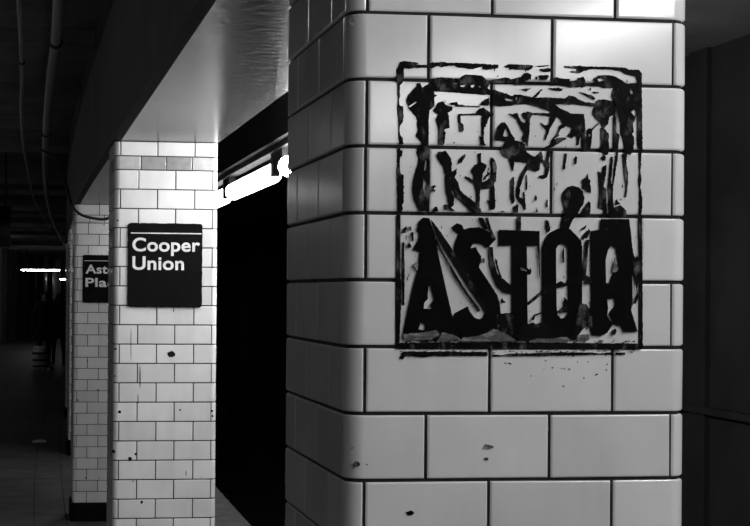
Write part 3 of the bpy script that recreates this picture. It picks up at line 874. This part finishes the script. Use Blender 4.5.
# ------------------------------------------------------------------ track-side lights
TX, TZ = 1.26, 2.268
def fixture(yc_, tube='tube', label=None):
    x = TX + bend(yc_)
    root = thing('fluorescent_fixture', (x, yc_, TZ), label or 'lit fluorescent batten hung over the platform edge', 'light', 'fluorescent battens over the platform edge')
    L = 0.76
    # glowing lens: round-ended tube
    R_ = 0.050
    V, F = [], []
    prof = [(-L, 0.006), (-L + 0.01, R_ * .55), (-L + 0.03, R_ * .88), (-L + 0.06, R_), (L - 0.06, R_), (L - 0.03, R_ * .88), (L - 0.01, R_ * .55), (L, 0.006)]
    sg = 14
    for yy, rr in prof:
        for k in range(sg):
            a = 2 * math.pi * k / sg
            V.append((math.cos(a) * rr, yy, math.sin(a) * rr))
    for i in range(len(prof) - 1):
        for k in range(sg):
            p, q = i * sg + k, i * sg + (k + 1) % sg
            F.append((p, p + sg, q + sg, q))
    F.append(tuple(range(sg))); F.append(tuple(reversed(range((len(prof) - 1) * sg, len(prof) * sg))))
    add_mesh('tube', V, F, M[tube], root, smooth=True)
    box('channel', -0.03, 0.03, -0.93, 0.93, 0.095, 0.125, M['darkfix'], root, bevel=0.004)
    for s in (-1, 1):
        box('socket', -0.02, 0.02, s * 0.795 - 0.028, s * 0.795 + 0.028, -0.02, 0.10, M['darkfix'], root, bevel=0.004)
    return root
for n in range(-6, 9):
    if n == -3: continue
    yy = 8.315 + n * 1.87
    if n == 0: lab = 'lit fluorescent batten showing full length between the tiled columns'
    elif n == 1: lab = 'lit fluorescent batten whose rounded end shows beside the Cooper Union column'
    elif n == -1: lab = 'lit fluorescent batten cut off by the edge of the ASTOR column'
    elif n in (2, 4, 5, 6, 7, 8): lab = 'unlit fluorescent batten over the platform edge beyond the lit ones'
    elif n == 3: lab = 'lit fluorescent batten alone among unlit ones beyond the Ast sign column'
    elif n == -2: lab = 'bright fluorescent batten over the platform edge, hidden behind the ASTOR column'
    else: lab = 'lit fluorescent batten over the platform edge facing the painted side of the ASTOR column'
    fixture(yy, 'tube_strong' if n in (-2, -1) else 'tube_weak' if n in (0, 1) else 'tube_off' if n in (2, 4, 5, 6, 7, 8) else 'tube', lab)

# timber board along the battens, stretched to the ceiling to darken the gap
bd = sweep('lamp_board', [(-0.06, 0.127), (0.06, 0.127), (0.06, 3.118 - TZ), (-0.06, 3.118 - TZ)], frange(-4.9, 8.0, 13) + frange(9.0, 79.0, 1.5), M['fascia'])
bd.location = (TX, 0, TZ)
tag(bd, 'long dark fascia board running above the fluorescent battens', 'board')

# ------------------------------------------------------------------ platform ceiling: pipes and cable
def pipe_pts(pts, zr):
    return [on_z(px, py, EYE + zr) for px, py in pts]
def conduit(label, pts, zr, rad, clamps):
    P = pipe_pts(pts, zr)
    P = [P[0] + (P[0] - P[1]) * 2.5] + P
    root = thing('conduit', P[1], label, 'conduit')
    loc = Vector(root.location)
    tubepath('pipe', [p - loc for p in P], rad, M['pipe'], root, seg=12)
    for (px, py) in clamps:
        p = on_z(px, py, EYE + zr) - loc
        ang = YAW * 0
        tubepath('clamp', [p + Vector((0, -0.03, 0)), p + Vector((0, 0.03, 0))], rad * 1.28, M['cable'], root, seg=12, sub=1)
        box('strap', p.x - rad * 0.5, p.x + rad * 0.5, p.y - 0.02, p.y + 0.02, p.z, p.z + (CEIL - EYE - zr), M['cable'], root)
    return root
conduit('thick grey conduit running along the dark platform ceiling', [(59, 0), (56, 40), (50.5, 80), (46.5, 125), (45, 165), (47.5, 200), (55, 226), (66, 246)], 1.27, 0.027, [(56, 42), (45.6, 133)])
conduit('thin grey conduit beside the thick one on the dark ceiling', [(19, 0), (21, 40), (22, 80), (21.5, 115), (24, 150), (29, 176), (35.5, 203), (50, 228)], 1.285, 0.012, [(22, 62)])
cp = [at_depth(42, 150, 12.2), at_depth(52, 157, 11.8), at_depth(60, 164, 11.3), at_depth(66, 185, 11.0), at_depth(72, 205, 10.85), at_depth(80, 214, 10.8), at_depth(92, 218, 10.8), at_depth(106, 219, 10.8), at_depth(116, 212, 10.8)]
cb = tubepath('cable', cp, 0.010, M['cable'], None, seg=8)
tag(cb, 'black cable sagging from the conduit across the top of the Ast sign column', 'cable')

# hanging sign at the far left
hp = at_depth(11, 206, 15.0); hq = at_depth(-60, 246, 15.0)
hs = thing('hanging_sign', (hp.x, hp.y, hq.z), 'dark hanging sign box under the platform ceiling', 'sign')
box('panel', hq.x - hp.x, 0, -0.04, 0.04, 0, hp.z - hq.z, M['signblack'], hs, bevel=0.006)
for xx in (-0.05, hq.x - hp.x + 0.05):
    tubepath('hanger', [(xx, 0, hp.z - hq.z), (xx, 0, CEIL - hq.z)], 0.012, M['cable'], hs, seg=6, sub=1)
mk = at_depth(5, 231, 15.0)
V = [(mk.x - hp.x + 0.055 * math.cos(k * math.pi / 8), -0.042, mk.z - hq.z + 0.055 * math.sin(k * math.pi / 8)) for k in range(16)]
add_mesh('disc', V, [tuple(range(16))], M['darkfix'], hs)

# far platform lights
def far_light(px0_, px1_, py, depth, label, strength):
    a, b = at_depth(px0_, py, depth), at_depth(px1_, py, depth)
    root = thing('ceiling_light', (a + b) / 2, label, 'light')
    c = (a + b) / 2; hw = (b - a).length / 2
    t = tubepath('tube', [(-hw, 0, 0), (hw, 0, 0)], 0.02, M['far_tube'], root, seg=10, sub=1)
    box('housing', -hw - .02, hw + .02, -0.07, 0.07, 0.04, 0.10, M['fixture'], root, bevel=0.01)
    for s in (-1, 1):
        tubepath('hanger', [(s * hw * .7, 0, 0.1), (s * hw * .7, 0, CEIL - c.z)], 0.01, M['cable'], root, seg=6, sub=1)
    return root
M['far_tube'] = material('glowing far tube', 0.9, 0.4, emit=30)
far_light(21.5, 59.5, 270.2, 46.0, 'thin lit tube crossing the dark far end of the platform', 2)
far_light(60, 69, 279.3, 62.0, 'tiny lit tube next to the thin strip column far down the platform', 2)

# added fill battens out of view on the left, lifting the dark floor and ceiling
M['fill_tube'] = material('added fill tube', 0.9, 0.4, emit=20)
for i, yy in enumerate((5.5, 12.0, 18.5, 25.0, 31.5, 38.0)):
    root = thing('fill_light', (-2.6 + bend(yy), yy, CEIL - 0.17), 'added unseen batten brightening the dark platform floor and ceiling', 'light', 'added fill battens over the platform aisle')
    tubepath('tube', [(0, -0.55, 0), (0, 0.55, 0)], 0.02, M['fill_tube'], root, seg=10, sub=1)
    box('housing', -0.06, 0.06, -0.6, 0.6, 0.04, 0.09, M['fixture'], root, bevel=0.01)
    for sd in (-1, 1):
        box('socket', -0.02, 0.02, sd * 0.57 - 0.02, sd * 0.57 + 0.02, -0.025, 0.045, M['darkfix'], root)

# ------------------------------------------------------------------ paper scrap on floor
pp = on_z(39, 442.5, 0.0)
pv = [(-0.075, -0.03, 0.004), (0.0, -0.04, 0.006), (0.07, -0.025, 0.004), (0.08, 0.03, 0.022), (0.01, 0.03, 0.034), (-0.07, 0.025, 0.018)]
V = [(x, y, z) for x, y, z in pv] + [(x, y, z - 0.002) for x, y, z in pv]
F = [(0, 1, 4, 5), (1, 2, 3, 4), (11, 10, 7, 6), (10, 9, 8, 7)] + [(i, 6 + i, 6 + (i + 1) % 6, (i + 1) % 6) for i in range(6)]
ps = add_mesh('paper_scrap', V, F, M['paper'])
ps.location = pp
tag(ps, 'small white paper scrap lying on the dark platform floor', 'litter')

# ------------------------------------------------------------------ people far down the platform
def skin_figure(name, joints, edges, mat, parent, sub=2):
    me = bpy.data.meshes.new(name)
    names = list(joints)
    me.from_pydata([joints[n][0] for n in names], [(names.index(a), names.index(b)) for a, b in edges], [])
    o = bpy.data.objects.new(name, me); COL.objects.link(o)
    sk = o.modifiers.new('skin', 'SKIN')
    o.modifiers.new('sub', 'SUBSURF').levels = sub
    if not me.skin_vertices:
        return None
    for n, v in zip(names, me.skin_vertices[0].data):
        r = joints[n][1]
        v.radius = r if isinstance(r, tuple) else (r, r)
    me.skin_vertices[0].data[0].use_root = True
    dg = bpy.context.evaluated_depsgraph_get()
    m2 = bpy.data.meshes.new_from_object(o.evaluated_get(dg))
    bpy.data.objects.remove(o)
    m2.materials.clear(); m2.materials.append(mat)
    m2.polygons.foreach_set('use_smooth', [True] * len(m2.polygons))
    o2 = bpy.data.objects.new(name, m2); COL.objects.link(o2); o2.parent = parent
    return o2

def lathe(name, prof, mat, parent, sx=1.0, sy=1.0, loc=(0, 0, 0), seg=16):
    V, F = [], []
    for r, z in prof:
        for k in range(seg):
            a = 2 * math.pi * k / seg
            V.append((loc[0] + math.cos(a) * r * sx, loc[1] + math.sin(a) * r * sy, loc[2] + z))
    for i in range(len(prof) - 1):
        for k in range(seg):
            p, q = i * seg + k, i * seg + (k + 1) % seg
            F.append((p, q, q + seg, p + seg))
    F.append(tuple(reversed(range(seg)))); F.append(tuple(range((len(prof) - 1) * seg, len(prof) * seg)))
    return add_mesh(name, V, F, mat, parent, smooth=True)

def person(loc, height, turn, label, stride, arm_bend):
    root = thing('person', loc, label, 'person', None)
    s = height / 1.75
    root.rotation_euler = (0, 0, turn)
    def P(x, y, z): return (x * s, y * s, z * s)
    J = {'pelvis': (P(0, 0, .95), (.15 * s, .11 * s)), 'waist': (P(0, 0, 1.10), (.14 * s, .10 * s)), 'chest': (P(0, 0, 1.32), (.17 * s, .115 * s)),
         'neck0': (P(0, 0, 1.46), .065 * s), 'neck': (P(0, -.01, 1.52), .052 * s), 'chin': (P(0, -.025, 1.58), (.066 * s, .075 * s)), 'brow': (P(0, -.02, 1.66), (.078 * s, .095 * s)), 'crown': (P(0, -.01, 1.73), (.055 * s, .07 * s))}
    E = [('pelvis', 'waist'), ('waist', 'chest'), ('chest', 'neck0'), ('neck0', 'neck'), ('neck', 'chin'), ('chin', 'brow'), ('brow', 'crown')]
    for sd, nm in ((-1, 'l'), (1, 'r')):
        st = stride * sd
        J.update({nm + 'hip': (P(sd * .10, 0, .88), .088 * s), nm + 'knee': (P(sd * .11, -st * .5 - .02, .50), .060 * s), nm + 'ankle': (P(sd * .11, -st, .09), .042 * s),
                  nm + 'toe': (P(sd * .13, -st - .17, .035), (.042 * s, .030 * s)),
                  nm + 'sh': (P(sd * .19, 0, 1.40), .062 * s), nm + 'elb': (P(sd * .25, .03, 1.12), .045 * s),
                  nm + 'wri': (P(sd * (.24 - .05 * arm_bend), -.06 - .12 * arm_bend, .88 + .12 * arm_bend), .030 * s),
                  nm + 'palm': (P(sd * (.23 - .06 * arm_bend), -.09 - .16 * arm_bend, .80 + .14 * arm_bend), (.038 * s, .02 * s))})
        E += [('pelvis', nm + 'hip'), (nm + 'hip', nm + 'knee'), (nm + 'knee', nm + 'ankle'), (nm + 'ankle', nm + 'toe'), ('chest', nm + 'sh'), (nm + 'sh', nm + 'elb'), (nm + 'elb', nm + 'wri'), (nm + 'wri', nm + 'palm')]
        px_, py_, pz_ = J[nm + 'palm'][0]
        for k in range(4):
            f = 'f%d' % k
            ox = (k - 1.5) * .019 * s
            ln = (.062, .072, .068, .052)[k] * s
            J[nm + f + 'a'] = ((px_ + ox, py_, pz_ - .035 * s), .0095 * s)
            J[nm + f + 'b'] = ((px_ + ox, py_ - .012 * s, pz_ - .035 * s - ln), .008 * s)
            E += [(nm + 'palm', nm + f + 'a'), (nm + f + 'a', nm + f + 'b')]
        J[nm + 'tha'] = ((px_ - sd * .035 * s, py_ - .02 * s, pz_ + .01 * s), .011 * s)
        J[nm + 'thb'] = ((px_ - sd * .045 * s, py_ - .035 * s, pz_ - .04 * s), .009 * s)
        E += [(nm + 'palm', nm + 'tha'), (nm + 'tha', nm + 'thb')]
    skin_figure('body', J, E, M['trousers'], root)
    hd = lathe('head', [(.02, 0), (.05, .01), (.066, .05), (.072, .10), (.074, .14), (.066, .19), (.04, .225), (.01, .235)], M['skin'], root, s, s * 1.18, P(0, -.02, 1.515))
    hz = 1.515
    lathe('nose', [(.003, 0.03), (.012, .0), (.015, -.02), (.005, -.035)], M['skin'], hd, s, s * 1.3, P(0, -.108, hz + .115), 8)
    for sd in (-1, 1):
        lathe('ear', [(.003, -.03), (.012, -.02), (.016, 0), (.012, .02), (.003, .03)], M['skin'], hd, s * .6, s, P(sd * .076, -.015, hz + .11), 8)
        lathe('eye', [(.002, -.006), (.01, 0), (.002, .006)], M['hair'], hd, s, s * .7, P(sd * .03, -.099, hz + .125), 8)
    lathe('mouth', [(.004, -.004), (.024, 0), (.004, .004)], M['coat'], hd, s, s * .4, P(0, -.098, hz + .055), 8)
    lathe('hair', [(.062, .0), (.084, .06), (.088, .12), (.082, .17), (.055, .21), (.01, .225)], M['hair'], root, s, s * 1.16, P(0, .012, 1.545))
    lathe('coat', [(.235, .62), (.225, .75), (.20, .95), (.185, 1.08), (.205, 1.25), (.215, 1.36), (.17, 1.44), (.085, 1.49), (.07, 1.53)], M['coat'], root, s, s * .68)
    for sd in (-1, 1):
        tubepath('sleeve', [P(sd * .17, 0, 1.41), P(sd * .225, .01, 1.30), P(sd * .255, .03, 1.12), P(sd * (.245 - .04 * arm_bend), -.03 - .08 * arm_bend, .93 + .08 * arm_bend)], .066 * s, M['coat'], root, seg=12)
    return root

f1 = on_z(43.5, 369.5, 0); f2 = on_z(58.5, 366.0, 0)
person(f1, 1.60, math.radians(20), 'person in a dark coat standing behind the pale bag far down the platform', 0.05, 0.6)
person(f2, 1.58, math.radians(-170), 'person in dark clothes standing between the bag and the strip column', 0.10, 0.1)
fb = on_z(40, 371.5, 0)
bg = thing('trolley_bag', fb, 'pale patterned bag standing on the platform floor before the people', 'bag')
Vp = [(.14, 0.03), (.155, .06), (.15, .30), (.135, .48), (.10, .53)]
sq = lathe('bag_body', Vp, M['bag'], bg, 1.05, 0.7, seg=20)
for zz in (.09, .22, .36):
    lathe('band', [(.155, zz), (.16, zz + .01), (.16, zz + .03), (.155, zz + .04)], M['bagdark'], sq, 1.04, .7, seg=20)
tubepath('handle', [(-.07, 0, .52), (-.06, 0, .62), (0, 0, .66), (.06, 0, .62), (.07, 0, .52)], .012, M['bagdark'], bg, seg=8)
for sd in (-1, 1):
    tubepath('wheel', [(sd * .10 - .012, .06, .03), (sd * .10 + .012, .06, .03)], .03, M['cable'], bg, seg=12, sub=1)
